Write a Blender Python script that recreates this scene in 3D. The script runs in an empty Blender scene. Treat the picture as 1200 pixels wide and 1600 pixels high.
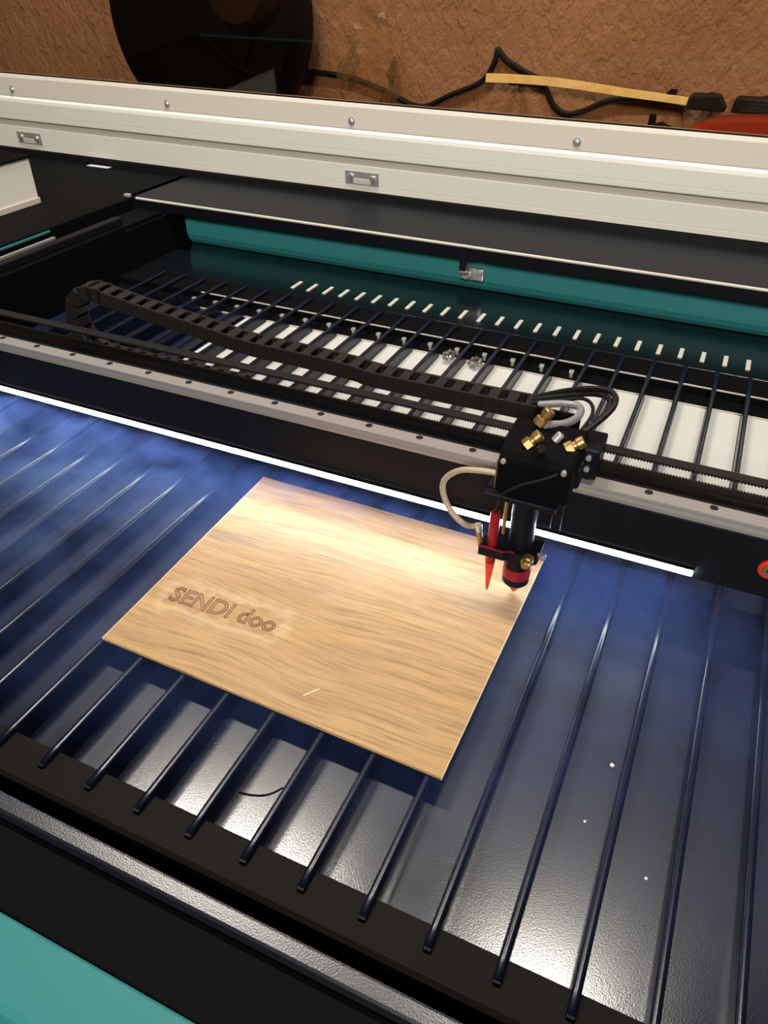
import bpy, bmesh, math, random
from mathutils import Vector, Matrix, noise as mnoise
random.seed(7)
S = bpy.context.scene
COL = S.collection

# ------------------------------------------------------------------ camera
YAW, PITCH, ROLL = -0.4231212, 0.64394088, 0.00754553
CAM_Z = 0.56
fw = Vector((math.sin(YAW)*math.cos(PITCH), math.cos(YAW)*math.cos(PITCH), -math.sin(PITCH)))
rt = Vector((math.cos(YAW), -math.sin(YAW), 0)); up = rt.cross(fw)
r2 = math.cos(ROLL)*rt + math.sin(ROLL)*up; u2 = -math.sin(ROLL)*rt + math.cos(ROLL)*up
cam = bpy.data.cameras.new('camera'); camo = bpy.data.objects.new('camera', cam); COL.objects.link(camo)
camo.matrix_world = Matrix(((r2.x, u2.x, -fw.x, 0), (r2.y, u2.y, -fw.y, 0), (r2.z, u2.z, -fw.z, CAM_Z), (0, 0, 0, 1)))
cam.sensor_fit = 'AUTO'; cam.sensor_width = 36.0; cam.lens = 1185.4/1600*36; cam.clip_start = 0.02
S.camera = camo

# ------------------------------------------------------------------ world, lamps, added fill, exposure
W = bpy.data.worlds.new('world'); S.world = W; W.use_nodes = True
W.node_tree.nodes['Background'].inputs[0].default_value = (1.0, 0.86, 0.72, 1)
W.node_tree.nodes['Background'].inputs[1].default_value = 0.03
def area(name, loc, target, sx, sy, power, colr):
    l = bpy.data.lights.new(name, 'AREA'); l.shape = 'RECTANGLE'; l.size = sx; l.size_y = sy
    l.energy = power; l.color = colr
    o = bpy.data.objects.new(name, l); COL.objects.link(o); o.location = loc
    o.rotation_euler = (Vector(target)-Vector(loc)).to_track_quat('-Z', 'Y').to_euler()
    return o
area('ceiling_lamp', (-1.14, 1.12, 2.2), (-1.14, 1.12, 0), 0.75, 0.08, 40, (1.0, 0.94, 0.85))
area('ceiling_lamp', (0.04, 1.14, 2.2), (0.04, 1.14, 0), 0.30, 0.08, 22, (1.0, 0.94, 0.85))
area('front_fill', (0.75, -3.2, 2.4), (-0.6, 1.6, 0.2), 1.0, 0.6, 195, (1.0, 0.93, 0.83))  # fill light added behind the camera to brighten lid and rear panel
S.view_settings.view_transform = 'Standard'; S.view_settings.look = 'None'
S.view_settings.exposure = 0.0; S.view_settings.gamma = 1.0; S.view_settings.use_curve_mapping = False

# ------------------------------------------------------------------ materials
def srgb(r, g, b):
    f = lambda c: (c/255/12.92) if c/255 <= 0.04045 else ((c/255+0.055)/1.055)**2.4
    return (f(r), f(g), f(b), 1)
class NT:
    def __init__(s, name):
        s.m = bpy.data.materials.new(name); s.m.use_nodes = True; s.t = s.m.node_tree
        s.b = s.t.nodes['Principled BSDF']; s.out = s.t.nodes['Material Output']
    def n(s, typ, **kw):
        x = s.t.nodes.new(typ)
        for k, v in kw.items():
            if k.startswith('i_'):
                key = k[2:]; x.inputs[int(key) if key.isdigit() else key.replace('_', ' ')].default_value = v
            else: setattr(x, k, v)
        return x
    def l(s, a, b): s.t.links.new(a, b)
    def math(s, op, a, b=None, c=None):
        x = s.n('ShaderNodeMath', operation=op)
        for i, v in enumerate((a, b, c)):
            if v is None: continue
            if isinstance(v, (int, float)): x.inputs[i].default_value = v
            else: s.l(v, x.inputs[i])
        return x.outputs[0]
    def coords(s, scale=(1, 1, 1), rot=(0, 0, 0), loc=(0, 0, 0)):
        tc = s.n('ShaderNodeTexCoord'); mp = s.n('ShaderNodeMapping')
        mp.inputs['Scale'].default_value = scale; mp.inputs['Rotation'].default_value = rot; mp.inputs['Location'].default_value = loc
        s.l(tc.outputs['Object'], mp.inputs['Vector']); return mp.outputs[0]
    def noise(s, vec, scale, detail=3, rough=.5, dist=0):
        x = s.n('ShaderNodeTexNoise'); x.inputs['Scale'].default_value = scale; x.inputs['Detail'].default_value = detail
        x.inputs['Roughness'].default_value = rough; x.inputs['Distortion'].default_value = dist
        s.l(vec, x.inputs['Vector']); return x.outputs[0]
    def ramp(s, fac, stops):
        x = s.n('ShaderNodeValToRGB'); e = x.color_ramp.elements
        while len(e) < len(stops): e.new(0.5)
        for el, (p, c) in zip(e, stops): el.position = p; el.color = c
        s.l(fac, x.inputs[0]); return x.outputs[0]
    def mix(s, fac, a, b, blend='MIX'):
        x = s.n('ShaderNodeMix', data_type='RGBA', blend_type=blend)
        if isinstance(fac, (int, float)): x.inputs[0].default_value = fac
        else: s.l(fac, x.inputs[0])
        for i, v in ((6, a), (7, b)):
            if isinstance(v, tuple): x.inputs[i].default_value = v
            else: s.l(v, x.inputs[i])
        return x.outputs[2]
    def bump(s, h, strength, dist=.001):
        x = s.n('ShaderNodeBump'); x.inputs['Strength'].default_value = strength; x.inputs['Distance'].default_value = dist
        s.l(h, x.inputs['Height']); s.l(x.outputs[0], s.b.inputs['Normal'])
def pbr(name, col, rough=.5, metal=0, spec=.5, bump=None, vary=None, coat=0):
    q = NT(name); b = q.b
    b.inputs['Base Color'].default_value = col; b.inputs['Roughness'].default_value = rough
    b.inputs['Metallic'].default_value = metal; b.inputs['Specular IOR Level'].default_value = spec
    b.inputs['Coat Weight'].default_value = coat
    v = q.coords()
    if vary:
        sc, amt = vary
        n = q.noise(v, sc, 4, .6)
        d = tuple(c*(1-amt) for c in col[:3])+(1,); h = tuple(min(1, c*(1+amt)) for c in col[:3])+(1,)
        q.l(q.ramp(n, [(.3, d), (.7, h)]), b.inputs['Base Color'])
    if bump:
        sc, st, ds = bump
        q.bump(q.noise(v, sc, 2, .5), st, ds)
    return q.m
M = {}
def m_tray():
    q = NT('navy_powder_coat'); v = q.coords()
    q.l(q.ramp(q.noise(v, 9, 4, .6), [(.3, (.004, .0075, .026, 1)), (.7, (.006, .011, .038, 1))]), q.b.inputs['Base Color'])
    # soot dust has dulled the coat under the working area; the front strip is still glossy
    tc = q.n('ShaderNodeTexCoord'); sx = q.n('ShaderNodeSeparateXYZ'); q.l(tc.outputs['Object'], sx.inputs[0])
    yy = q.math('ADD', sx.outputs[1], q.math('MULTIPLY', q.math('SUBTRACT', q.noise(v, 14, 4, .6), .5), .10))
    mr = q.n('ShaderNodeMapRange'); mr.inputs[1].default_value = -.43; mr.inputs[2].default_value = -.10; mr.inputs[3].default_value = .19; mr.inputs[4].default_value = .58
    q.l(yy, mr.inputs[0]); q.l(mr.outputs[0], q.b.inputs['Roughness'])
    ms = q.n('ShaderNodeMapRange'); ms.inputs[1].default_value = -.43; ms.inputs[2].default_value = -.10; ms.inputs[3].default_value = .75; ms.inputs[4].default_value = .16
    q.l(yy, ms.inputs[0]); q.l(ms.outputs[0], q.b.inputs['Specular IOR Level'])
    q.bump(q.noise(v, 800, 2, .5), .13, .0004)
    return q.m
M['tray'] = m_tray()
M['slat'] = pbr('navy_slat_paint', (.005, .007, .020, 1), .24, 0, .34, (300, .10, .0004))
M['black'] = pbr('black_powder_coat', (.004, .004, .0045, 1), .6, 0, .03, (1500, .10, .0003))
M['ledge'] = pbr('ledge_powder_coat', (.012, .010, .010, 1), .6, 0, .08, (1500, .10, .0003))
M['blackgloss'] = pbr('black_satin_metal', (.006, .007, .011, 1), .40, 0, .12, (1200, .10, .0003))
M['ledgegloss'] = pbr('glossy_black_ledge', (.004, .006, .008, 1), .20, 0, .8, (900, .08, .0003))
M['flange'] = pbr('dark_textured_lip', (.012, .013, .020, 1), .27, 0, .7, (900, .25, .0004))
M['beam'] = pbr('black_anodised_beam', (.005, .005, .007, 1), .5, 0, .18)
M['plastic'] = pbr('black_chain_plastic', (.013, .011, .010, 1), .5, 0, .25)
M['rubber'] = pbr('black_rubber', (.006, .006, .006, 1), .55, 0, .25)
M['teal'] = pbr('teal_paint', srgb(47, 124, 125), .48, 0, .25, (900, .08, .0003))
M['white'] = pbr('white_lid_coat', srgb(226, 223, 214), .45, 0, .5, (300, .05, .0005))
M['whitestrip'] = pbr('beige_white_clamp_coat', srgb(205, 199, 188), .5, 0, .4)
M['whitegrey'] = pbr('grey_groove_and_highlight', srgb(196, 190, 178), .5)  # lid groove grey; also painted as highlights on the rear edges
M['sheet'] = pbr('pale_liner', srgb(196, 197, 192), .7, 0, .3, None, (4, .03))
M['chrome'] = pbr('chrome', (.8, .8, .8, 1), .22, .8)
M['steel'] = pbr('brushed_steel', (.52, .51, .50, 1), .38, .6, .5, (400, .1, .0005))
M['rail'] = pbr('ground_rail_steel', (.36, .34, .33, 1), .42, .45)
M['brass'] = pbr('brass', (.46, .29, .12, 1), .40, .85)
M['red'] = pbr('red_anodised', (.30, .012, .018, 1), .36, .2, .4)
M['redlens'] = pbr('red_nozzle', (.75, .04, .02, 1), .35)
M['beige'] = pbr('braided_beige_hose', (.45, .36, .26, 1), .45, .3, .5, (1400, .7, .0006))
M['braid'] = pbr('silver_braided_hose', (.42, .41, .44, 1), .4, .5, .5, (1400, .8, .0006))
M['sticker'] = pbr('sticker_paper', srgb(200, 200, 215), .5)
M['crumb'] = pbr('white_chip', (.9, .9, .9, 1), .5)
M['redcase'] = pbr('brick_red_plastic', srgb(165, 55, 30), .5)
M['blower'] = pbr('black_blower_shell', (.003, .003, .003, 1), .6, 0, .1)
M['motor'] = pbr('dark_brown_motor', (.022, .012, .007, 1), .5, 0, .2)

def m_emit(name, col, st):
    q = NT(name); q.b.inputs['Base Color'].default_value = (1, 1, 1, 1)
    q.b.inputs['Emission Color'].default_value = col; q.b.inputs['Emission Strength'].default_value = st
    return q.m
M['led'] = m_emit('white_led_strip', (.74, .85, 1.0, 1), 50)

def m_wall():
    q = NT('brown_stucco'); v = q.coords()
    n = q.noise(v, 3, 4, .6)
    q.l(q.ramp(n, [(.3, srgb(140, 108, 84)), (.7, srgb(166, 130, 102))]), q.b.inputs['Base Color'])
    q.b.inputs['Roughness'].default_value = .8
    v2 = q.coords((1, 1, .55), (0, .5, 0))
    a = q.noise(v2, 38, 4, .55, .6); c = q.noise(v2, 150, 3, .6)
    q.bump(q.math('ADD', a, q.math('MULTIPLY', c, .3)), .9, .012)
    return q.m
M['wall'] = m_wall()
def m_floor():
    q = NT('grey_concrete'); v = q.coords()
    q.l(q.ramp(q.noise(v, 5, 5, .6), [(.3, srgb(96, 90, 84)), (.7, srgb(120, 113, 106))]), q.b.inputs['Base Color'])
    q.b.inputs['Roughness'].default_value = .7
    return q.m
M['floor'] = m_floor()

def m_wood(base_l, base_d, line, burn=None, scale=1.0, name='oak_laminate'):
    q = NT(name); b = q.b
    # gently curved figure: coordinates bent by a slow noise, then stretched along the board
    tc = q.n('ShaderNodeTexCoord')
    slow = q.n('ShaderNodeTexNoise'); slow.inputs['Scale'].default_value = 5.0*scale; slow.inputs['Detail'].default_value = 1.5
    mp0 = q.n('ShaderNodeMapping'); mp0.inputs['Scale'].default_value = (.8, 1.5, 1)
    q.l(tc.outputs['Object'], mp0.inputs[0]); q.l(mp0.outputs[0], slow.inputs['Vector'])
    bend = q.n('ShaderNodeCombineXYZ'); q.l(q.math('MULTIPLY', q.math('SUBTRACT', slow.outputs[0], .5), .045), bend.inputs[1])
    add = q.n('ShaderNodeVectorMath', operation='ADD'); q.l(tc.outputs['Object'], add.inputs[0]); q.l(bend.outputs[0], add.inputs[1])
    mp = q.n('ShaderNodeMapping'); mp.inputs['Scale'].default_value = (7*scale, 95*scale, 7*scale); q.l(add.outputs[0], mp.inputs[0])
    rings = q.noise(mp.outputs[0], 1.0, 4, .6)
    mp2 = q.n('ShaderNodeMapping'); mp2.inputs['Scale'].default_value = (14*scale, 430*scale, 30); q.l(add.outputs[0], mp2.inputs[0])
    pores = q.noise(mp2.outputs[0], 1.0, 3, .6)
    mp3 = q.n('ShaderNodeMapping'); mp3.inputs['Scale'].default_value = (3.2*scale, 30*scale, 3); mp3.inputs['Location'].default_value = (1.7, .4, 0); q.l(add.outputs[0], mp3.inputs[0])
    bands = q.noise(mp3.outputs[0], 1.0, 2, .5)
    c = q.ramp(rings, [(.32, base_d), (.62, base_l)])
    c = q.mix(q.ramp(pores, [(.38, (.42, .42, .42, 1)), (.50, (0, 0, 0, 1))]), c, line)
    c = q.mix(q.ramp(bands, [(.34, (.40, .40, .40, 1)), (.38, (0, 0, 0, 1))]), c, line)
    if burn:
        (bx, by, ca, sa, hx, hy) = burn
        sx = q.n('ShaderNodeSeparateXYZ'); q.l(tc.outputs['Object'], sx.inputs[0])
        dx = q.math('SUBTRACT', sx.outputs[0], bx); dy = q.math('SUBTRACT', sx.outputs[1], by)
        u = q.math('ADD', q.math('MULTIPLY', dx, ca), q.math('MULTIPLY', dy, sa))
        w = q.math('SUBTRACT', q.math('MULTIPLY', dy, ca), q.math('MULTIPLY', dx, sa))
        # distance outside the lettering rectangle
        ex = q.math('MAXIMUM', q.math('SUBTRACT', q.math('ABSOLUTE', u), hx), 0)
        ey = q.math('MAXIMUM', q.math('SUBTRACT', q.math('ABSOLUTE', w), hy), 0)
        d = q.math('SQRT', q.math('ADD', q.math('MULTIPLY', ex, ex), q.math('MULTIPLY', ey, ey)))
        wob = q.noise(tc.outputs['Object'], 60, 3, .6)
        d = q.math('ADD', d, q.math('MULTIPLY', q.math('SUBTRACT', wob, .5), .030))
        soot = q.ramp(d, [(0.0, (.16, .16, .16, 1)), (.007, (0, 0, 0, 1))])
        ash = q.ramp(d, [(.004, (0, 0, 0, 1)), (.010, (.24, .24, .24, 1)), (.024, (0, 0, 0, 1))])
        c = q.mix(ash, c, srgb(226, 205, 178)); c = q.mix(soot, c, srgb(150, 105, 55))
    q.l(c, b.inputs['Base Color']); b.inputs['Roughness'].default_value = .46; b.inputs['Specular IOR Level'].default_value = .4
    q.bump(q.math('ADD', pores, q.math('MULTIPLY', rings, .4)), .25, .0006)
    return q.m

def m_acrylic():
    q = NT('brown_tinted_acrylic')
    tr = q.n('ShaderNodeBsdfTransparent'); tr.inputs[0].default_value = (.90, .81, .71, 1)
    gl = q.n('ShaderNodeBsdfGlossy'); gl.inputs[0].default_value = (1, 1, 1, 1); gl.inputs['Roughness'].default_value = .02
    lw = q.n('ShaderNodeLayerWeight'); lw.inputs[0].default_value = .5
    fr = q.math('ADD', q.math('MULTIPLY', q.math('POWER', lw.outputs['Facing'], 5.0), .96), .035)
    mx = q.n('ShaderNodeMixShader'); q.l(fr, mx.inputs[0]); q.l(tr.outputs[0], mx.inputs[1]); q.l(gl.outputs[0], mx.inputs[2])
    q.l(mx.outputs[0], q.out.inputs['Surface']); return q.m
M['acrylic'] = m_acrylic()
def m_film():
    q = NT('crumpled_clear_film')
    tr = q.n('ShaderNodeBsdfTransparent'); tr.inputs[0].default_value = (.86, .86, .86, 1)
    gl = q.n('ShaderNodeBsdfGlossy'); gl.inputs[0].default_value = (1, 1, 1, 1); gl.inputs['Roughness'].default_value = .12
    mx = q.n('ShaderNodeMixShader'); mx.inputs[0].default_value = .45; q.l(tr.outputs[0], mx.inputs[1]); q.l(gl.outputs[0], mx.inputs[2])
    q.l(mx.outputs[0], q.out.inputs['Surface']); return q.m
M['film'] = m_film()

# ------------------------------------------------------------------ mesh helpers (world coordinates in, root-relative mesh out)
ORG = {}
def link(o, parent=None):
    COL.objects.link(o)
    if parent is not None: o.parent = parent
    return o
def root(name, label, cat, loc=(0, 0, 0), group=None):
    o = bpy.data.objects.new(name, None); COL.objects.link(o); o.location = loc; o.empty_display_size = .05
    o['label'] = label; o['category'] = cat
    if group: o['group'] = group
    ORG[o.name] = Vector(loc); return o
def tag(o, label, cat, group=None):
    o['label'] = label; o['category'] = cat
    if group: o['group'] = group
    return o
def obj(name, bm, mat, parent=None, label=None, smooth=False, origin=None):
    """one mesh object; its vertices are given in world space"""
    if parent is not None: org = ORG[parent.name]
    else:
        if origin is None:
            xs = [v.co for v in bm.verts]
            origin = Vector(((min(c.x for c in xs)+max(c.x for c in xs))/2, (min(c.y for c in xs)+max(c.y for c in xs))/2, min(c.z for c in xs)))
        org = Vector(origin)
    bmesh.ops.translate(bm, verts=bm.verts, vec=-org)
    bmesh.ops.recalc_face_normals(bm, faces=bm.faces)
    me = bpy.data.meshes.new(name); bm.to_mesh(me); bm.free()
    if smooth:
        for p in me.polygons: p.use_smooth = True
        me.set_sharp_from_angle(angle=math.radians(38))
    me.materials.append(M[mat] if isinstance(mat, str) else mat)
    o = bpy.data.objects.new(name, me); link(o, parent)
    if parent is None: o.location = org
    ORG[o.name] = org
    if label: o['label'] = label
    return o
def box(bm, x0, x1, y0, y1, z0, z1, bev=0, seg=2):
    m = Matrix.Translation(((x0+x1)/2, (y0+y1)/2, (z0+z1)/2)) @ Matrix.Diagonal((x1-x0, y1-y0, z1-z0, 1))
    r = bmesh.ops.create_cube(bm, size=1, matrix=m)
    if bev:
        es = {e for v in r['verts'] for e in v.link_edges}
        bmesh.ops.bevel(bm, geom=list(es), offset=bev, segments=seg, profile=.5, affect='EDGES')
    return bm
def bx(*a, **k): return box(bmesh.new(), *a, **k)
def lathe(bm, prof, c, axis=(0, 0, 1), n=24):
    """revolve (radius, height) pairs round an axis through c"""
    q = Vector((0, 0, 1)).rotation_difference(Vector(axis).normalized()); c = Vector(c); rings = []
    for r, h in prof:
        rings.append([bm.verts.new(c + q @ Vector((r*math.cos(2*math.pi*i/n), r*math.sin(2*math.pi*i/n), h))) for i in range(n)])
    for a, b in zip(rings, rings[1:]):
        for i in range(n): bm.faces.new((a[i], a[(i+1) % n], b[(i+1) % n], b[i]))
    bm.faces.new(rings[0][::-1]); bm.faces.new(rings[-1]); return bm
def cyl(bm, p0, p1, r, n=16, cham=0):
    p0 = Vector(p0); p1 = Vector(p1); h = (p1-p0).length
    prof = [(r-cham, 0), (r, cham), (r, h-cham), (r-cham, h)] if cham else [(r, 0), (r, h)]
    return lathe(bm, prof, p0, p1-p0, n)
def spline(pts, per=8):
    P = [Vector(p) for p in pts]; P = [2*P[0]-P[1]]+P+[2*P[-1]-P[-2]]; out = []
    for i in range(1, len(P)-2):
        a, b, c, d = P[i-1:i+3]
        for k in range(per):
            t = k/per
            out.append(.5*((2*b)+(c-a)*t+(2*a-5*b+4*c-d)*t*t+(3*b-a-3*c+d)*t**3))
    out.append(P[-2]); return out
def tube(bm, pts, r, n=10, smooth=True, per=8):
    P = spline(pts, per) if smooth else [Vector(p) for p in pts]
    rings = []; prev = None
    for i, p in enumerate(P):
        d = (P[min(i+1, len(P)-1)]-P[max(i-1, 0)]).normalized()
        if prev is None: a = d.orthogonal().normalized()
        else: a = (prev - d*prev.dot(d)).normalized()
        prev = a; b = d.cross(a)
        rings.append([bm.verts.new(p + r*(math.cos(2*math.pi*k/n)*a + math.sin(2*math.pi*k/n)*b)) for k in range(n)])
    for A, B in zip(rings, rings[1:]):
        for k in range(n): bm.faces.new((A[k], A[(k+1) % n], B[(k+1) % n], B[k]))
    bm.faces.new(rings[0][::-1]); bm.faces.new(rings[-1]); return bm
def prism_x(bm, poly, x0, x1):
    """extrude a (y, z) outline along X"""
    a = [bm.verts.new((x0, y, z)) for y, z in poly]; b = [bm.verts.new((x1, y, z)) for y, z in poly]
    n = len(poly)
    for i in range(n): bm.faces.new((a[i], a[(i+1) % n], b[(i+1) % n], b[i]))
    bm.faces.new(a[::-1]); bm.faces.new(b); return bm
def prism_y(bm, poly, y0, y1):
    a = [bm.verts.new((x, y0, z)) for x, z in poly]; b = [bm.verts.new((x, y1, z)) for x, z in poly]
    n = len(poly)
    for i in range(n): bm.faces.new((a[i], a[(i+1) % n], b[(i+1) % n], b[i]))
    bm.faces.new(a[::-1]); bm.faces.new(b); return bm
def prism_z(bm, poly, z0, z1):
    a = [bm.verts.new((x, y, z0)) for x, y in poly]; b = [bm.verts.new((x, y, z1)) for x, y in poly]
    n = len(poly)
    for i in range(n): bm.faces.new((a[i], a[(i+1) % n], b[(i+1) % n], b[i]))
    bm.faces.new(a[::-1]); bm.faces.new(b); return bm
def inst(src, name, parent, loc):
    """another object on the mesh of src, at loc in the frame of parent's thing"""
    o = bpy.data.objects.new(name, src.data); link(o, parent); o.location = loc
    ORG[o.name] = ORG[parent.name]; return o

# ------------------------------------------------------------------ the setting
ZF = -0.95
w = obj('wall_back', bx(-4.2, 2.4, 2.16, 2.28, ZF, 1.9), 'wall', origin=(0, 2.16, ZF)); w['kind'] = 'structure'
w['label'] = 'brown rough stucco wall behind the machine'
f = obj('floor', bx(-4.2, 2.4, -1.2, 2.28, ZF-.05, ZF), 'floor', origin=(0, 0, ZF-.05)); f['kind'] = 'structure'
f['label'] = 'grey concrete floor under the machine'

# ------------------------------------------------------------------ cabinet
ZR = 0.10          # rim height
X0, X1 = -1.25, 0.34   # well
CX0, CX1 = -2.30, 0.62 # outer body
cab = root('laser_cutter_cabinet', 'teal and black steel cabinet around the sunken cutting bed', 'cabinet', (-.84, 1.0, ZF))
obj('body', bx(CX0+.02, CX1-.02, .09, 2.08, ZF, -.12, bev=.004), 'teal', cab)
obj('well_floor', bx(CX0+.02, CX1-.02, .09, 2.08, -.12, -.065), 'black', cab)
# front: teal panel, black deck, lip, inner wall
fp = bmesh.new(); prism_x(fp, [(.1052, .0905), (.1064, .0900), (.107, .0888), (.107, .07), (.085, -.12), (.045, -.12), (.058, .060), (.063, .0835), (.0665, .0885), (.0705, .0905)], CX0, CX1)
obj('front_panel', fp, 'teal', cab, 'teal painted front edge of the machine')
obj('front_trim', bx(CX0, CX1, .055, .0725, .07, .0835, bev=.003), 'black', cab)
obj('front_deck', bx(CX0, CX1, .1075, .1525, .06, .0895, bev=.001), 'black', cab, 'matt black strip between teal panel and lip')
fl = bmesh.new(); prism_x(fl, [(.153, .086), (.153, .0985), (.1545, .1), (.1625, .1), (.1645, .098), (.1645, .06), (.153, .06)], X0-.3, X1+.1)
obj('front_lip', fl, 'flange', cab, 'dark textured metal lip catching the lamp light')
obj('front_inner_wall', bx(X0, X1, .158, .170, -.065, .06), 'black', cab)
# left and right decks, inner walls
obj('side_deck', bx(CX0, X0, .165, 2.08, -.12, ZR, bev=.002), 'black', cab)
obj('side_deck', bx(X1, CX1, .165, 2.08, -.12, ZR, bev=.002), 'blackgloss', cab)
obj('edge_strip', bx(X0-.001, X0+.003, .92, 1.135, ZR-.008, ZR-.004, bev=.0005), 'teal', cab)
# rear: rim shelf, painted edge highlight, skirt, teal panel, ledge
obj('rear_rim', bx(X0-.02, X1, 1.392, 1.612, .074, ZR, bev=.002), 'blackgloss', cab, 'glossy black rear rim under the lid')
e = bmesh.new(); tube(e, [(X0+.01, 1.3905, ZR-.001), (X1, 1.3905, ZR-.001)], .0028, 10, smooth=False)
obj('rim_highlight', e, 'whitegrey', cab, 'pale strip painted as the highlight along the rear rim edge', smooth=True)  # pale rod stands for light glancing off the rim's rounded edge
obj('rear_deck', bx(X0-.02, X1, 1.612, 2.08, -.12, ZR, bev=.002), 'blackgloss', cab)
tp = bmesh.new(); prism_x(tp, [(1.445, .074), (1.445, .058), (1.4435, .054), (1.4435, .018), (1.449, .006), (1.458, -.004), (1.50, -.004), (1.50, .074)], -1.155, X1)
obj('rear_panel', tp, 'teal', cab, 'teal inner panel at the back of the well')
obj('rear_ledge', bx(-1.17, X1, 1.272, 1.50, -.03, -.006, bev=.001), 'ledgegloss', cab)
obj('rear_corner', bx(X0, -1.158, 1.25, 1.50, -.065, .074), 'black', cab)
tab = obj('ledge_tab', bx(-.0038, .0038, 1.300, 1.340, -.0065, -.0040, bev=.0008), 'whitegrey', cab, origin=None)
base_tab = Vector((0, 0, 0)); first = True
for i in range(27):
    x = .076 + .0363*2 - .0363*i
    o = tab if i == 0 else inst(tab, 'ledge_tab', cab, (0, 0, 0))
    o.location = (x, 0, 0)
# latch on the teal panel
la = obj('latch', bx(-.482, -.432, 1.426, 1.4435, .022, .046, bev=.002), 'chrome', cab, 'chrome latch on the teal rear panel', smooth=True)
obj('latch_strap', bx(-.470, -.457, 1.388, 1.391, .052, .098, bev=.001), 'blackgloss', la)
obj('latch_catch', bx(-.470, -.455, 1.391, 1.430, .047, .052, bev=.001), 'steel', la)
h = bmesh.new(); cyl(h, (-.466, 1.418, .033), (-.466, 1.428, .033), .008, 14, .001); obj('latch_screw', h, 'steel', la, smooth=True)
h = bmesh.new(); box(h, -.452, -.434, 1.420, 1.428, .026, .042, bev=.001); obj('latch_plate', h, 'steel', la)
h = bmesh.new(); box(h, -1.272, -1.256, 1.386, 1.396, .094, .106, bev=.002); obj('corner_clip', h, 'steel', cab, 'small bright clip at the rear corner of the rim')
# left Y axis: carrier beam, rail
obj('axis_beam', bx(-1.232, -1.165, .30, 1.38, -.065, .082, bev=.002), 'black', cab)
yr = obj('axis_rail', bx(-1.195, -1.176, .32, 1.265, .082, .097, bev=.002), 'beam', cab)
obj('axis_strip', bx(-1.214, -1.208, .70, 1.108, .090, .096, bev=.001), 'rail', yr)

# ------------------------------------------------------------------ slatted bed
bed = root('slat_bed', 'navy slatted cutting bed with long parallel slats over a tray', 'cutting bed', (-.4, .7, -.065))
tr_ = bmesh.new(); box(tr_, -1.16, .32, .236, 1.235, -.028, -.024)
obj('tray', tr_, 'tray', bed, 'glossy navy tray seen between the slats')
lg = bmesh.new(); prism_x(lg, [(.2512, -.028), (.2512, -.0062), (.2505, -.0055), (.2175, -.0055), (.2135, -.0072), (.2112, -.012), (.2105, -.065), (.2512, -.065)], -1.16, .32)
obj('front_support', lg, 'ledge', bed, 'matt black ledge carrying the slat ends')
rs = obj('rear_support', bx(-1.16, .32, 1.205, 1.272, -.028, -.0065, bev=.0008), 'black', bed)
obj('support_highlight', bx(-.95, .32, 1.2035, 1.2058, -.0070, -.0052), 'whitegrey', rs, 'thin pale strip painted as the highlight on the rear support edge')  # pale colour stands for the edge highlight, left off where the edge is shaded
obj('support_foot', bx(-1.16, .32, 1.168, 1.2045, -.024, -.0205), 'black', rs)
obj('support_foot_highlight', bx(-.95, .32, 1.1664, 1.1682, -.0235, -.0204), 'whitegrey', rs, 'thin pale strip painted as the highlight at the foot of the rear support')  # highlight along the foot, put into the colour
PITCH_S = .0507
# slat: painted bar with a bevelled top and a pointed front end
sb = bmesh.new(); Wd = .0035; Y0, Y1 = .234, 1.262
top = 0.0; bot = -.0238
def slat_section(y, t, b):
    arc = [(Wd*math.cos(math.radians(a)), t-.0030+.0030*math.sin(math.radians(a))) for a in (0, 25, 48, 70, 110, 132, 155, 180)]
    return [sb.verts.new(c) for c in [(-Wd, y, b), (Wd, y, b)]+[(x, y, z) for x, z in arc]]
secs = [slat_section(Y0, -.0020, -.0053), slat_section(Y0+.004, -.0003, -.0053), slat_section(.2513, 0, -.0053), slat_section(.2514, 0, bot), slat_section(1.1658, 0, bot), slat_section(1.1659, 0, -.0046), slat_section(Y1, 0, -.0046)]
for A, B in zip(secs, secs[1:]):
    for k in range(10): sb.faces.new((A[k], A[(k+1) % 10], B[(k+1) % 10], B[k]))
sb.faces.new(secs[0]); sb.faces.new(secs[-1][::-1])
tipb = bmesh.new()
prism_y(tipb, [(-.0030, -.0052), (.0030, -.0052), (.0026, -.0026), (-.0026, -.0026)], .2322, .2342)
slat0 = tip0 = None
for k in range(-21, 6):
    x = -.0187 + PITCH_S*k
    if slat0 is None:
        slat0 = obj('slat', sb, 'slat', bed, smooth=True); tip0 = obj('slat_tip', tipb, 'beam', slat0); s_ = slat0
    else:
        s_ = inst(slat0, 'slat', bed, (0, 0, 0)); inst(tip0, 'slat_tip', s_, (0, 0, 0))
    s_.location = (x, 0, 0)
bb = bmesh.new(); cyl(bb, (0, 1.180, -.0205), (0, 1.180, -.008), .0032, 10); box(bb, -.004, .004, 1.176, 1.184, -.013, -.008, bev=.001)
bolt0 = None
for k in range(-19, -3):
    x = -.0187 + PITCH_S*(k+.62)
    if bolt0 is None: bolt0 = obj('bolt', bb, 'steel', rs, smooth=True); b_ = bolt0
    else: b_ = inst(bolt0, 'bolt', rs, (0, 0, 0))
    b_.location = (x, 0, 0)

# pale liner lying on the tray behind the gantry (notched between the slats by resting under them: thin sheet strips)
ln = root('liner_sheet', 'pale liner laid on the tray behind the gantry, showing white between slats', 'sheet', (-.3, 1.0, -.024))
for k in range(-17, 5):
    xa = -.0187 + PITCH_S*k + .0042; xb = xa + PITCH_S - .0084
    if k == -17: xa += .026
    if k == -16: xa += .006
    obj('liner_strip', bx(xa, xb, .86, 1.1655, -.0238, -.0225), 'sheet', ln)

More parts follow.
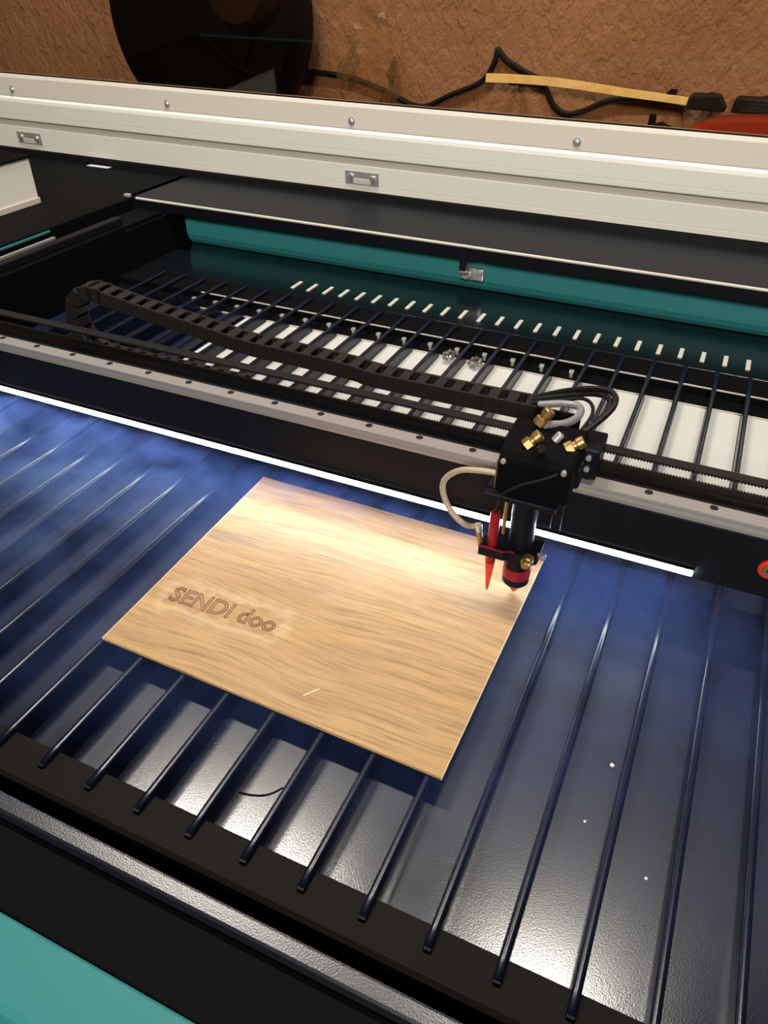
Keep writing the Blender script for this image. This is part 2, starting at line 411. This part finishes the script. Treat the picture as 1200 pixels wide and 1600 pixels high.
# ------------------------------------------------------------------ gantry
ga = root('gantry', 'dark gantry beam carrying the rail, belt and lit strip across the bed', 'gantry', (-.5, .70, .045))
YB = .655
gb = bmesh.new(); prism_x(gb, [(YB, .046), (YB, .112), (YB+.001, .113), (.690, .113), (.690, .104), (.735, .104), (.735, .098), (.690, .098), (.690, .046)], -1.165, .20)
obj('beam', gb, 'beam', ga)
rl = bmesh.new()
prism_x(rl, [(.656, .113), (.656, .1165), (.6585, .1185), (.6585, .1205), (.656, .1225), (.6565, .125), (.6745, .125), (.675, .1225), (.6725, .1205), (.6725, .1185), (.675, .1165), (.675, .113)], -1.16, .19)
rail = obj('rail', rl, 'rail', ga, 'ground steel linear rail on top of the beam')
hb = bmesh.new(); lathe(hb, [(.0040, .0), (.0040, .0004), (.0033, .00055), (.0030, .0003)], (0, .669, .12495))
hole0 = None
for i in range(20):
    x = .110 - .0615*i
    if hole0 is None: hole0 = obj('rail_hole', hb, 'rubber', rail); o = hole0
    else: o = inst(hole0, 'rail_hole', rail, (0, 0, 0))
    o.location = (x, 0, 0)
# belt loop: two runs with inward teeth
def belt(z0, z1, tooth_down):
    b = bmesh.new(); box(b, -1.14, .18, .708, .722, z0, z1)
    bl = obj('belt', b, 'rubber', ga)
    t = bmesh.new(); n = 420; p = 1.32/n
    for i in range(n):
        x = -1.14 + p*(i+.25)
        if tooth_down: box(t, x, x+p*.5, .708, .722, z0-.0011, z0)
        else: box(t, x, x+p*.5, .708, .722, z1, z1+.0011)
    o = obj('belt_teeth', t, 'rubber', bl); o['kind'] = 'stuff'
    return bl
belt(.1355, .1375, True); belt(.1155, .1175, False)
obj('belt_tray', bx(-1.14, .18, .692, .734, .104, .110, bev=.001), 'beam', ga)
obj('strip_light_shield', bx(-1.06, .0485, YB-.0055, YB-.0003, .0591, .0604), 'beam', ga)  # lip added to keep the strip's light off the beam face
led = obj('led_strip', bx(-1.05, .0475, YB-.0045, YB-.0005, .0505, .0590, bev=.001), 'led', ga, 'glowing white light strip along the foot of the beam')
rg = bmesh.new(); lathe(rg, [(.0055, 0), (.0105, 0), (.0105, .003), (.008, .0045), (.0055, .004)], (.1115, YB, .0815), (0, -1, 0), 24)
ring = obj('indicator_ring', rg, 'redlens', ga, 'small red and yellow ring at the right end of the beam', smooth=True)
rg = bmesh.new(); lathe(rg, [(.004, 0), (.0068, 0), (.0068, .0052), (.004, .0052)], (.1115, YB, .0815), (0, -1, 0), 24); obj('ring_insert', rg, 'brass', ring, smooth=True)
rg = bmesh.new(); lathe(rg, [(.0038, 0), (.0042, .004), (.002, .0055)], (.1115, YB, .0815), (0, -1, 0), 16); obj('ring_core', rg, 'rubber', ring, smooth=True)

# ------------------------------------------------------------------ cable chain
path = [(-.15, .147), (-.27, .1455), (-.353, .1455), (-.39, .149), (-.46, .151), (-.536, .152), (-.605, .160), (-.66, .166), (-.72, .173), (-.775, .181)]
P = [Vector((x, 0, z-.010)) for x, z in path]
cxb, czb, rb = -.782, .1255, .047
for a in range(80, 281, 12): P.append(Vector((cxb+rb*math.cos(math.radians(a)), 0, czb+rb*math.sin(math.radians(a)))))
P += [Vector((-.72, 0, .078)), Vector((-.66, 0, .078)), Vector((-.55, 0, .078))]
P = spline(P, 10)
chain = root('cable_chain', 'black segmented cable chain looping behind the gantry rail', 'cable chain', (-.5, .765, .078))
LP = .0222; YC = .766
lk = bmesh.new(); Lh = LP/2+.0012
for s in (-1, 1): box(lk, -Lh, Lh, s*.0125-.0017, s*.0125+.0017, -.010, .010, bev=.0008, seg=1)
for s in (-1, 1): box(lk, -.0062, .0062, -.0125, .0125, s*.0085-.0016, s*.0085+.0016, bev=.0005, seg=1)
bmesh.ops.translate(lk, verts=lk.verts, vec=ORG[chain.name])
acc = 0; nxt = LP/2; link0 = None
for a, b in zip(P, P[1:]):
    seg = (b-a).length
    while acc+seg >= nxt:
        t = (nxt-acc)/seg; p = a.lerp(b, t); d = (b-a)
        ang = math.atan2(d.z, d.x)
        if link0 is None: link0 = obj('chain_link', lk, 'plastic', chain); o = link0
        else: o = inst(link0, 'chain_link', chain, (0, 0, 0))
        o.location = (p.x-ORG[chain.name].x, YC-ORG[chain.name].y, p.z-ORG[chain.name].z); o.rotation_euler = (0, -ang, 0)
        nxt += LP
    acc += seg
obj('end_bracket', bx(-.60, -.545, .748, .785, .0620, .0672, bev=.001), 'beam', chain)
wq = bmesh.new(); tube(wq, [(-.56, .766, .079), (-.52, .765, .084), (-.48, .758, .086), (-.44, .745, .078), (-.40, .738, .0775)], .0022, 8); obj('cable', wq, 'sticker', chain, 'pale wire leaving the chain end', smooth=True)
wq = bmesh.new(); tube(wq, [(-.56, .762, .082), (-.515, .758, .091), (-.47, .750, .092), (-.42, .742, .080), (-.36, .738, .078)], .0026, 8); obj('cable', wq, 'rubber', chain, smooth=True)

# ------------------------------------------------------------------ laser head
hd = root('laser_carriage', 'black laser head with red lens ring, pointer pen and brass fittings', 'laser head', (-.119, .60, .0075))
LX, LY = -.119, .603
obj('carriage', bx(-.158, -.078, .640, .700, .126, .150, bev=.003), 'beam', hd)
bk = bmesh.new(); prism_x(bk, [(.600, .1325), (.600, .168), (.606, .175), (.640, .182), (.662, .182), (.668, .176), (.668, .150), (.640, .150), (.640, .1325)], -.151, -.081)
bmesh.ops.bevel(bk, geom=list(bk.edges), offset=.0012, segments=2, affect='EDGES')
block = obj('mirror_block', bk, 'black', hd)
obj('side_edge', bx(-.1525, -.1515, .600, .603, .130, .165), 'brass', block)
for (x, z) in ((-.146, .170), (-.088, .172)):
    h = bmesh.new(); cyl(h, (x, .606, z-.004), (x, .598, z-.004), .0028, 10, .0005); obj('block_screw', h, 'steel', block, smooth=True)
obj('mount_plate', bx(-.160, -.088, .589, .640, .1275, .1325, bev=.001), 'blackgloss', hd)
t = bmesh.new(); lathe(t, [(.0128, 0), (.0135, .001), (.0135, .010), (.0126, .0105), (.0126, .062), (.0132, .0625), (.0132, .0805), (.0120, .0815)], (LX, LY, .046), n=32); tb = obj('lens_tube', t, 'blackgloss', hd, smooth=True)
t = bmesh.new(); lathe(t, [(.0115, 0), (.0140, .003), (.0140, .012), (.0136, .0125), (.0136, .025), (.0142, .0255), (.0142, .040), (.013, .0415)], (LX, LY, .0205), n=32); nb = obj('focus_barrel', t, 'blackgloss', hd, smooth=True)
t = bmesh.new(); lathe(t, [(.0138, 0), (.0145, .0006), (.0145, .0125), (.0138, .0131)], (LX, LY, .0310), n=32); obj('red_ring', t, 'red', nb, 'red ring round the focusing barrel', smooth=True)
t = bmesh.new(); lathe(t, [(.0018, 0), (.0026, .0005), (.0095, .0135)], (LX, LY, .0075), n=24); obj('nozzle', t, 'redlens', hd, 'red cone nozzle tip', smooth=True)
# pointer clamp
def sh(p): return [(x, y+.0135) for x, y in p]
cp = bmesh.new(); prism_z(cp, sh([(-.156, .566), (-.130, .566), (-.124, .570), (-.103, .569), (-.097, .575), (-.097, .600), (-.138, .600), (-.142, .586), (-.156, .586)]), .0630, .0735)
clamp = obj('pointer_clamp', cp, 'blackgloss', hd)
cp = bmesh.new(); prism_z(cp, sh([(-.1565, .5655), (-.130, .5655), (-.124, .5693), (-.120, .5693), (-.120, .5715), (-.124, .5715), (-.130, .568), (-.1565, .568)]), .0735, .0742); obj('clamp_edge', cp, 'red', clamp, 'red top edge of the pointer clamp')
t = bmesh.new(); cyl(t, (-.1055, .587, .0700), (-.1055, .577, .0700), .0060, 18, .001); cyl(t, (-.1055, .577, .0700), (-.1055, .572, .0700), .0042, 18, .0006); obj('clamp_knob', t, 'brass', clamp, 'brass clamp knob', smooth=True)
t = bmesh.new(); cyl(t, (-.0975, .593, .0720), (-.0905, .589, .0730), .0034, 12, .0006); obj('clamp_screw', t, 'chrome', clamp, smooth=True)
# pen
px_, py_ = -.1445, .588
t = bmesh.new(); lathe(t, [(.0046, 0), (.0052, .001), (.0052, .062), (.0046, .064)], (px_, py_, .050), n=20); pen = obj('pointer_pen', t, 'red', hd, 'red laser pointer pen', smooth=True)
t = bmesh.new(); lathe(t, [(.0018, 0), (.0050, .034)], (px_, py_, .016), n=20); obj('pen_tip', t, 'redlens', pen, smooth=True)
t = bmesh.new(); lathe(t, [(.0010, 0), (.0019, .0045)], (px_, py_, .0115), n=12); obj('pen_point', t, 'brass', pen, smooth=True)
# rod, connector, hoses
t = bmesh.new(); cyl(t, (-.1355, .5915, .088), (-.1355, .5915, .1275), .0020, 10); obj('air_rod', t, 'brass', hd, smooth=True)
t = bmesh.new(); cyl(t, (-.1590, .587, .086), (-.1600, .587, .095), .0036, 12, .0006); cn = obj('hose_connector', t, 'chrome', hd, smooth=True)
t = bmesh.new(); cyl(t, (-.1590, .587, .086), (-.1560, .587, .071), .0030, 12); obj('connector_stem', t, 'brass', cn, smooth=True)
t = bmesh.new(); tube(t, [(-.148, .606, .147), (-.170, .604, .146), (-.190, .603, .141), (-.204, .602, .127), (-.204, .600, .111), (-.193, .596, .0945), (-.176, .592, .0855), (-.161, .588, .091)], .0031, 10); obj('air_hose', t, 'beige', hd, 'beige braided hose looping out to the left', smooth=True)
t = bmesh.new(); tube(t, [(-.087, .634, .170), (-.092, .604, .166), (-.105, .594, .160), (-.125, .590, .150), (-.140, .588, .136), (-.1445, .588, .112)], .0016, 8); obj('pointer_wire', t, 'rubber', hd, smooth=True)
t = bmesh.new(); tube(t, [(-.150, .752, .150), (-.122, .745, .161), (-.104, .735, .166), (-.099, .705, .172), (-.106, .672, .179), (-.122, .650, .185)], .0040, 12); obj('water_hose', t, 'braid', hd, 'silver braided hose bending into the brass fitting', smooth=True)
obj('chain_bracket', bx(-.146, -.098, .716, .720, .118, .166, bev=.001), 'black', hd)
def fitting(p, d):
    p = Vector(p); d = Vector(d).normalized(); t = bmesh.new()
    cyl(t, p, p+d*.008, .0068, 6, .0006); cyl(t, p+d*.008, p+d*.011, .0046, 14); cyl(t, p+d*.011, p+d*.019, .0060, 14, .001)
    return obj('brass_fitting', t, 'brass', hd, smooth=True)
fitting((-.128, .650, .184), (.45, .2, .8)); fitting((-.131, .618, .176), (.55, .35, .6)); fitting((-.094, .628, .176), (.7, .35, .5))
t = bmesh.new(); cyl(t, (-.118, .610, .174), (-.112, .606, .186), .0052, 14, .001); obj('lock_knob', t, 'beam', hd, smooth=True)
t = bmesh.new(); cyl(t, (-.107, .632, .180), (-.102, .636, .188), .0042, 12, .001); obj('lock_knob', t, 'steel', hd, smooth=True)
bcl = obj('belt_clamp', bx(-.086, -.066, .664, .706, .126, .160, bev=.002), 'blackgloss', hd)
for z in (.139, .152):
    h = bmesh.new(); cyl(h, (-.076, .665, z), (-.076, .660, z), .0030, 10, .0005); obj('clamp_bolt', h, 'steel', bcl, smooth=True)
obj('switch_flag', bx(-.094, -.084, .612, .616, .092, .1275, bev=.001), 'blackgloss', hd)
for pts, r in (([(-.160, .766, .150), (-.130, .762, .166), (-.100, .752, .181), (-.079, .742, .188), (-.069, .728, .189), (-.068, .710, .186), (-.078, .690, .177), (-.094, .668, .166)], .0032),
               ([(-.160, .760, .150), (-.128, .757, .163), (-.098, .750, .176), (-.080, .738, .183), (-.073, .724, .184), (-.074, .706, .180), (-.084, .686, .172), (-.098, .664, .166)], .0030),
               ([(-.160, .756, .148), (-.125, .753, .161), (-.104, .748, .170), (-.091, .733, .172), (-.087, .706, .172), (-.094, .670, .166)], .0020)):
    t = bmesh.new(); tube(t, pts, r, 8); obj('head_cable', t, 'rubber', hd, smooth=True)

# ------------------------------------------------------------------ engraved board
BC = [(-.472, .367), (-.108, .360), (-.104, .677), (-.477, .679)]
TX, TY, TA, TW = -.4475, .4395, math.radians(2.0), .124
bo = Vector((-.29, .52, 0.0003))
burn = (TX+TW/2-bo.x, TY+.012-bo.y, math.cos(TA), math.sin(TA), TW/2-.004, .008)
M['oak'] = m_wood(srgb(184, 148, 96), srgb(166, 128, 78), srgb(98, 70, 48), burn)
board = root('engraved_board', 'oak-look wooden board engraved with lettering, lying on the slats', 'board', bo)
pb = bmesh.new(); prism_z(pb, BC, .0003, .0040)
bmesh.ops.bevel(pb, geom=list(pb.edges), offset=.0004, segments=1, affect='EDGES')
panel = obj('panel', pb, 'oak', board)
M['edgewood'] = pbr('pale_board_edge', srgb(232, 214, 178), .6)
def edge_strip(a, b):
    a = Vector((*a, 0)); b = Vector((*b, 0)); d = (b-a).normalized(); nrm = Vector((d.y, -d.x, 0))
    t = bmesh.new(); q = [a, b, b+nrm*.0006, a+nrm*.0006]
    prism_z(t, [(v.x, v.y) for v in q], .0006, .0038); return obj('cut_edge', t, 'edgewood', board, 'pale cut edge')
edge_strip(BC[1], BC[2]); edge_strip(BC[3], BC[0])
sx_ = bmesh.new(); prism_z(sx_, [(-.2552, .3880), (-.2540, .3876), (-.2442, .4008), (-.2450, .4012)], .0040, .00415); obj('scratch', sx_, 'edgewood', board, 'short pale scratch near the front edge')
M['engrave'] = pbr('scorched_engraving', srgb(128, 88, 48), .8)
cu = bpy.data.curves.new('lettering', 'FONT'); cu.body = 'SENDI doo'; cu.size = 1; cu.fill_mode = 'NONE'; cu.bevel_depth = .0; cu.resolution_u = 4
to = bpy.data.objects.new('tmp', cu); COL.objects.link(to)
dg = bpy.context.evaluated_depsgraph_get(); dg.update()
tm = bpy.data.meshes.new_from_object(to.evaluated_get(dg))
vs = [v.co.copy() for v in tm.vertices]; edges = [tuple(e.vertices) for e in tm.edges]
bpy.data.objects.remove(to); bpy.data.meshes.remove(tm)
mnx = min(v.x for v in vs); mxx = max(v.x for v in vs); sc = TW/(mxx-mnx)
caps = max(v.y for v in vs); VSC = 1.12
gb_ = bmesh.new(); hw = .0006
def tpos(v):
    u = (v.x-mnx)*sc; w_ = v.y*sc*VSC + .05*0
    return Vector((TX+u*math.cos(TA)-w_*math.sin(TA), TY+u*math.sin(TA)+w_*math.cos(TA), .0041))
for a, b in edges:
    A = tpos(vs[a]); B = tpos(vs[b]); d = (B-A)
    if d.length < 1e-7: continue
    d.normalize(); nrm = Vector((-d.y, d.x, 0))*hw; e_ = d*hw*.6
    q = [A-e_-nrm, B+e_-nrm, B+e_+nrm, A-e_+nrm]
    prism_z(gb_, [(v.x, v.y) for v in q], .00395, .00425)
obj('lettering', gb_, 'engrave', board, 'scorched outlined letters reading SENDI doo')

# ------------------------------------------------------------------ lid (local frame tilted forward)
lid = root('lid', 'raised lid with white metal frame and brown tinted window', 'lid', (0, 1.604, .116))
LO = ORG['lid']; A0, A1 = -2.28, .60
def lbox(x0, x1, y0, y1, z0, z1, bev=0): return bx(x0+LO.x, x1+LO.x, y0+LO.y, y1+LO.y, z0+LO.z, z1+LO.z, bev=bev)
def lprism(poly): return prism_x(bmesh.new(), [(y+LO.y, z+LO.z) for y, z in poly], A0, A1)
hr = obj('hinge_rail', lprism([(0, .0), (0, .0105), (.0008, .011), (.0008, .0118), (0, .0123), (0, .0525), (.0015, .054), (.03, .054), (.03, 0)]), 'white', lid, 'white lower rail of the lid frame')
obj('frame_groove', lprism([(.007, .054), (.006, .069), (.03, .069), (.03, .054)]), 'whitegrey', lid)
obj('frame_profile', lprism([(-.001, .069), (-.003, .0715), (-.003, .0815), (-.002, .082), (-.002, .0828), (-.003, .0833), (-.003, .112), (-.0015, .119), (.003, .1235), (.03, .1235), (.03, .069)]), 'white', lid)
cs = obj('clamp_strip', lprism([(.003, .1235), (.0025, .126), (.006, .166), (.009, .1725), (.013, .174), (.03, .174), (.03, .1235)]), 'whitestrip', lid, 'white strip screwed along the foot of the window')
win = obj('window_pane', lbox(A0, A1, .0125, .0165, .174, 1.02), 'acrylic', lid, 'brown tinted acrylic window')
for xs in (A0, A1-.05): obj('side_rail', lbox(xs, xs+.05, 0, .03, .174, 1.02, bev=.002), 'white', lid)
obj('top_rail', lbox(A0, A1, 0, .03, 1.02, 1.07, bev=.002), 'white', lid)
obj('window_seal', lbox(A0, A1, .011, .0125, .1735, .1765), 'rubber', lid)
s1 = bmesh.new(); lathe(s1, [(.0085, 0), (.0085, .0006), (.0062, .0008), (.0058, .0032), (.0042, .0046), (.0018, .0050), (.0015, .0036)], (LO.x, LO.y+.0042, LO.z+.139), (0, -1, .08), 18)
sc0 = None
for x in (-1.768, -1.285, -.804, -.321, .161):
    if sc0 is None: sc0 = obj('screw', s1, 'chrome', cs, smooth=True); o = sc0
    else: o = inst(sc0, 'screw', cs, (0, 0, 0))
    o.location = (x, 0, 0)
hp = bmesh.new(); box(hp, LO.x-.041, LO.x+.041, LO.y-.0012, LO.y+.002, LO.z+.013, LO.z+.041, bev=.0005)
ns = bmesh.new(); cyl(ns, (LO.x, LO.y-.001, LO.z+.029), (LO.x, LO.y-.0055, LO.z+.029), .0065, 12, .001)
kb = bmesh.new(); box(kb, LO.x-.022, LO.x+.022, LO.y-.0026, LO.y-.001, LO.z+.015, LO.z+.026, bev=.0005)
pl0 = None
for x in (-1.751, -.781, .19):
    if pl0 is None:
        pl0 = obj('hinge_plate', hp, 'steel', lid); kn = obj('hinge_knuckle', kb, 'whitegrey', pl0); o = pl0
        sc1 = obj('plate_screw', ns, 'chrome', pl0, smooth=True); sc1.location = (-.026, 0, 0); inst(sc1, 'plate_screw', o, (.026, 0, 0))
    else:
        o = inst(pl0, 'hinge_plate', lid, (0, 0, 0)); inst(kn, 'hinge_knuckle', o, (0, 0, 0))
        for d_ in (-.026, .026): inst(sc1, 'plate_screw', o, (d_, 0, 0))
    o.location = (x, 0, 0)
lid.rotation_euler = (math.radians(2.8), 0, 0)
obj('rear_gasket', bx(X0-.9, X1, 1.600, 1.612, ZR, .114), 'rubber', cab)

# ------------------------------------------------------------------ left deck things
cb = root('control_box', 'white metal box on the black deck at the left edge', 'box', (-1.5, 1.12, ZR))
obj('case', bx(-1.62, -1.402, .95, 1.268, ZR, .192, bev=.003), 'white', cb)
obj('case_foot', bx(-1.402, -1.3985, .95, 1.268, ZR, .112, bev=.001), 'whitegrey', cb)
obj('case_lid', bx(-1.625, -1.397, .945, 1.273, .192, .197, bev=.002), 'black', cb)
st = tag(obj('sticker', bx(-1.548, -1.480, 1.575, 1.5905, ZR+.0004, ZR+.0010), 'sticker', None), 'small pale sticker on the black rear rim', 'sticker')

# ------------------------------------------------------------------ loose things on the bed
for i, (x, y, r) in enumerate(((.020, .453, .0018), (.010, .389, .0013), (.064, .361, .0013))):
    c = bmesh.new(); bmesh.ops.create_icosphere(c, subdivisions=1, radius=r, matrix=Matrix.Translation((x, y, -.024+r*.55)))
    for v in c.verts: v.co += Vector((random.uniform(-1, 1), random.uniform(-1, 1), 0))*r*.3; v.co.z = max(v.co.z, -.0239)
    tag(obj('chip', c, 'crumb'), ('largest of the white chips on the tray, farthest from the front', 'white chip on the tray, leftmost of the three', 'white chip on the tray, nearest the front right corner')[i], 'chip', 'white chips on the tray')
hb_ = bmesh.new(); tube(hb_, [(-.266, .292, -.0232), (-.256, .294, -.0232), (-.246, .298, -.0232), (-.239, .304, -.0232), (-.234, .312, -.0232)], .0006, 6)
tag(obj('wire_clipping', hb_, 'rubber'), 'thin curved dark wire clipping on the tray before the board', 'wire')
def crumple(name, c, sx, sy, sz, label, seed, mat='film', cat='plastic'):
    b = bmesh.new(); bmesh.ops.create_icosphere(b, subdivisions=3, radius=1)
    for v in b.verts:
        n = v.co.normalized(); k = .72 + .42*mnoise.noise(n*2.6+Vector((seed, 0, 0))) + .18*mnoise.noise(n*6+Vector((0, seed, 0)))
        v.co = Vector((n.x*sx*k, n.y*sy*k, n.z*sz*k))
    zmin = min(v.co.z for v in b.verts)
    for v in b.verts: v.co += Vector((c[0], c[1], c[2]-zmin))
    return tag(obj(name, b, mat), label, cat)
crumple('plastic_scrap', (-.398, 1.150, -.0224), .014, .018, .012, 'crumpled clear plastic scrap on the liner, left of two', 2.0)
crumple('plastic_scrap', (-.348, 1.150, -.0224), .015, .020, .013, 'crumpled clear plastic scrap on the liner, right of two', 5.0)

# ------------------------------------------------------------------ behind the window
bl = root('exhaust_blower', 'round black exhaust blower behind the tinted window', 'blower', (-1.45, 1.95, ZR))
b = bmesh.new(); lathe(b, [(.24, 0), (.272, .008), (.287, .03), (.287, .12), (.272, .142), (.24, .15)], (-1.41, 2.06, .405), (0, -1, 0), 56); obj('housing', b, 'blower', bl, smooth=True)
obj('stand', bx(-1.58, -1.24, 1.92, 2.05, ZR, .165, bev=.004), 'blower', bl)
b = bmesh.new(); lathe(b, [(.085, 0), (.085, .08), (.075, .10), (.045, .105)], (-1.225, 1.925, .475), (0, -1, 0), 32); obj('motor', b, 'motor', bl, 'dark brown motor on the blower', smooth=True)
b = bmesh.new(); lathe(b, [(.19, 0), (.19, .012), (.175, .016), (.12, .016)], (-1.42, 1.912, .405), (0, -1, 0), 48); obj('inlet_ring', b, 'blower', bl, smooth=True)
b = bmesh.new(); tube(b, [(-1.42, 1.895, .40), (-1.34, 1.885, .345), (-1.26, 1.885, .300), (-1.20, 1.90, .285)], .008, 8); obj('lead', b, 'blower', bl, smooth=True)
wc = [(-1.197, .275), (-1.06, .268), (-.946, .24), (-.871, .213), (-.825, .212), (-.764, .241), (-.681, .278), (-.651, .322), (-.646, .349), (-.640, .349), (-.619, .33), (-.576, .309), (-.525, .287), (-.492, .241), (-.457, .221), (-.414, .231), (-.357, .257), (-.284, .267), (-.18, .270)]
b = bmesh.new(); tube(b, [(x*1.028, 2.148, z-.006) for x, z in wc], .0068, 8, per=6)
tag(obj('power_cable', b, 'rubber', smooth=True), 'black power cable hanging in waves along the brown wall', 'cable')
M['slatwood'] = m_wood(srgb(255, 240, 176), srgb(252, 228, 150), srgb(226, 186, 110), None, 1.0, 'pale_pine')
b = bmesh.new(); N = 24
fr = []
for i in range(N+1):
    t = i/N; x = -.668+.526*t; zc = .2875 + .0055*math.sin(math.pi*min(1, t*1.3+.15)) - .020*t*t; hgt = .0095-.0018*t
    fr.append([b.verts.new((x, y, zc+s*hgt)) for y, s in ((2.085, -1), (2.085, 1), (2.093, 1), (2.093, -1))])
for a_, c_ in zip(fr, fr[1:]):
    for k in range(4): b.faces.new((a_[k], a_[(k+1) % 4], c_[(k+1) % 4], c_[k]))
b.faces.new(fr[0]); b.faces.new(fr[-1][::-1])
ws = root('wooden_strip', 'thin bowed pale wooden strip fixed along the brown wall over the cable', 'wood strip', (-.4, 2.12, .27))
obj('strip', b, 'slatwood', ws)
for x in (-.60, -.22): obj('bracket', bx(x-.008, x+.008, 2.090, 2.161, .277, .284), 'black', ws)
def plug(x0, x1, label, cut):
    r = root('power_plug', label, 'plug', ((x0+x1)/2, 2.10, .255), 'black plugs at the end of the cable')
    b = bmesh.new(); prism_y(b, [(x0, .258), (x1, .258), (x1-cut, .287), (x0+.004, .285)], 2.055, 2.125); bmesh.ops.bevel(b, geom=list(b.edges), offset=.003, segments=2, affect='EDGES'); obj('plug_body', b, 'rubber', r)
    b = bmesh.new(); cyl(b, ((x0+x1)/2, 2.12, .272), ((x0+x1)/2, 2.161, .272), .012, 14); obj('plug_neck', b, 'rubber', r, smooth=True)
plug(-.178, -.090, 'black tapered plug touching the end of the wooden strip', .02)
plug(-.080, .05, 'wider black plug at the right edge behind the window', .0)
rc = root('red_case', 'brick red rounded case standing behind the lid at the right', 'case', (.05, 1.86, ZR))
b = bmesh.new(); prism_y(b, [(-.165, .10), (-.160, .225), (-.146, .249), (-.105, .269), (-.057, .276), (.002, .280), (.20, .280), (.24, .26), (.25, .10)], 1.83, 1.93); bmesh.ops.bevel(b, geom=list(b.edges), offset=.006, segments=2, affect='EDGES'); obj('shell', b, 'redcase', rc)
b = bmesh.new(); box(b, -.160, .24, 1.822, 1.828, .2, .206, bev=.001); obj('seam', b, 'black', rc)
hk = root('cable_post', 'short black post with a side arm behind the lid', 'post', (-.22, 1.85, ZR))
b = bmesh.new(); cyl(b, (-.220, 1.85, ZR), (-.220, 1.85, .276), .0075, 14, .002); obj('stem', b, 'rubber', hk, smooth=True)
b = bmesh.new(); prism_y(b, [(-.212, .235), (-.212, .258), (-.200, .262), (-.168, .250), (-.168, .235)], 1.842, 1.858); obj('arm', b, 'rubber', hk)
def m_amber():
    q = NT('amber_clear_film')
    tr = q.n('ShaderNodeBsdfTransparent'); tr.inputs[0].default_value = (.97, .95, .92, 1)
    gl = q.n('ShaderNodeBsdfPrincipled'); gl.inputs['Base Color'].default_value = srgb(205, 170, 130); gl.inputs['Roughness'].default_value = .16; gl.inputs['Specular IOR Level'].default_value = 1.0
    mx = q.n('ShaderNodeMixShader'); mx.inputs[0].default_value = .06; q.l(tr.outputs[0], mx.inputs[1]); q.l(gl.outputs[0], mx.inputs[2])
    q.l(mx.outputs[0], q.out.inputs['Surface']); return q.m
M['amberfilm'] = m_amber()
crumple('plastic_bag', (-1.00, 2.10, ZR), .13, .045, .20, 'crumpled clear plastic bag glinting beside the blower', 9.0, 'amberfilm', 'bag')

# ------------------------------------------------------------------ smoke over the bed
def m_smoke():
    q = NT('blue_smoke'); q.t.nodes.remove(q.b)
    tc = q.n('ShaderNodeTexCoord'); sx = q.n('ShaderNodeSeparateXYZ'); q.l(tc.outputs['Object'], sx.inputs[0])
    wsp = q.n('ShaderNodeMapping'); wsp.inputs['Scale'].default_value = (9, 11, 16); wsp.inputs['Rotation'].default_value = (0, 0, .5); q.l(tc.outputs['Object'], wsp.inputs[0])
    n = q.noise(wsp.outputs[0], 1.0, 4, .6, 1.2)
    d = q.math('MULTIPLY', q.math('MAXIMUM', q.math('SUBTRACT', n, .34), .03), 17.0)
    fade = q.n('ShaderNodeMapRange'); fade.inputs[1].default_value = .1; fade.inputs[2].default_value = -.42; fade.inputs[3].default_value = .75; fade.inputs[4].default_value = 1.8; q.l(sx.outputs[0], fade.inputs[0])
    fy = q.n('ShaderNodeMapRange'); fy.inputs[1].default_value = -.22; fy.inputs[2].default_value = .14; fy.inputs[3].default_value = .15; fy.inputs[4].default_value = 1.0; q.l(sx.outputs[1], fy.inputs[0])
    dens = q.math('MULTIPLY', q.math('MULTIPLY', d, fade.outputs[0]), fy.outputs[0])
    v = q.n('ShaderNodeVolumeScatter'); v.inputs['Color'].default_value = (.20, .33, 1.0, 1); v.inputs['Anisotropy'].default_value = .25
    q.l(dens, v.inputs['Density']); q.l(v.outputs[0], q.out.inputs['Volume']); return q.m
M['smoke'] = m_smoke()
sk = obj('smoke', bx(-1.12, .30, .262, .760, -.0225, .0440), 'smoke', None, origin=(-.41, .46, -.0225))
sk['label'] = 'thin blue smoke drifting over the lit slats'; sk['category'] = 'smoke'; sk['kind'] = 'stuff'
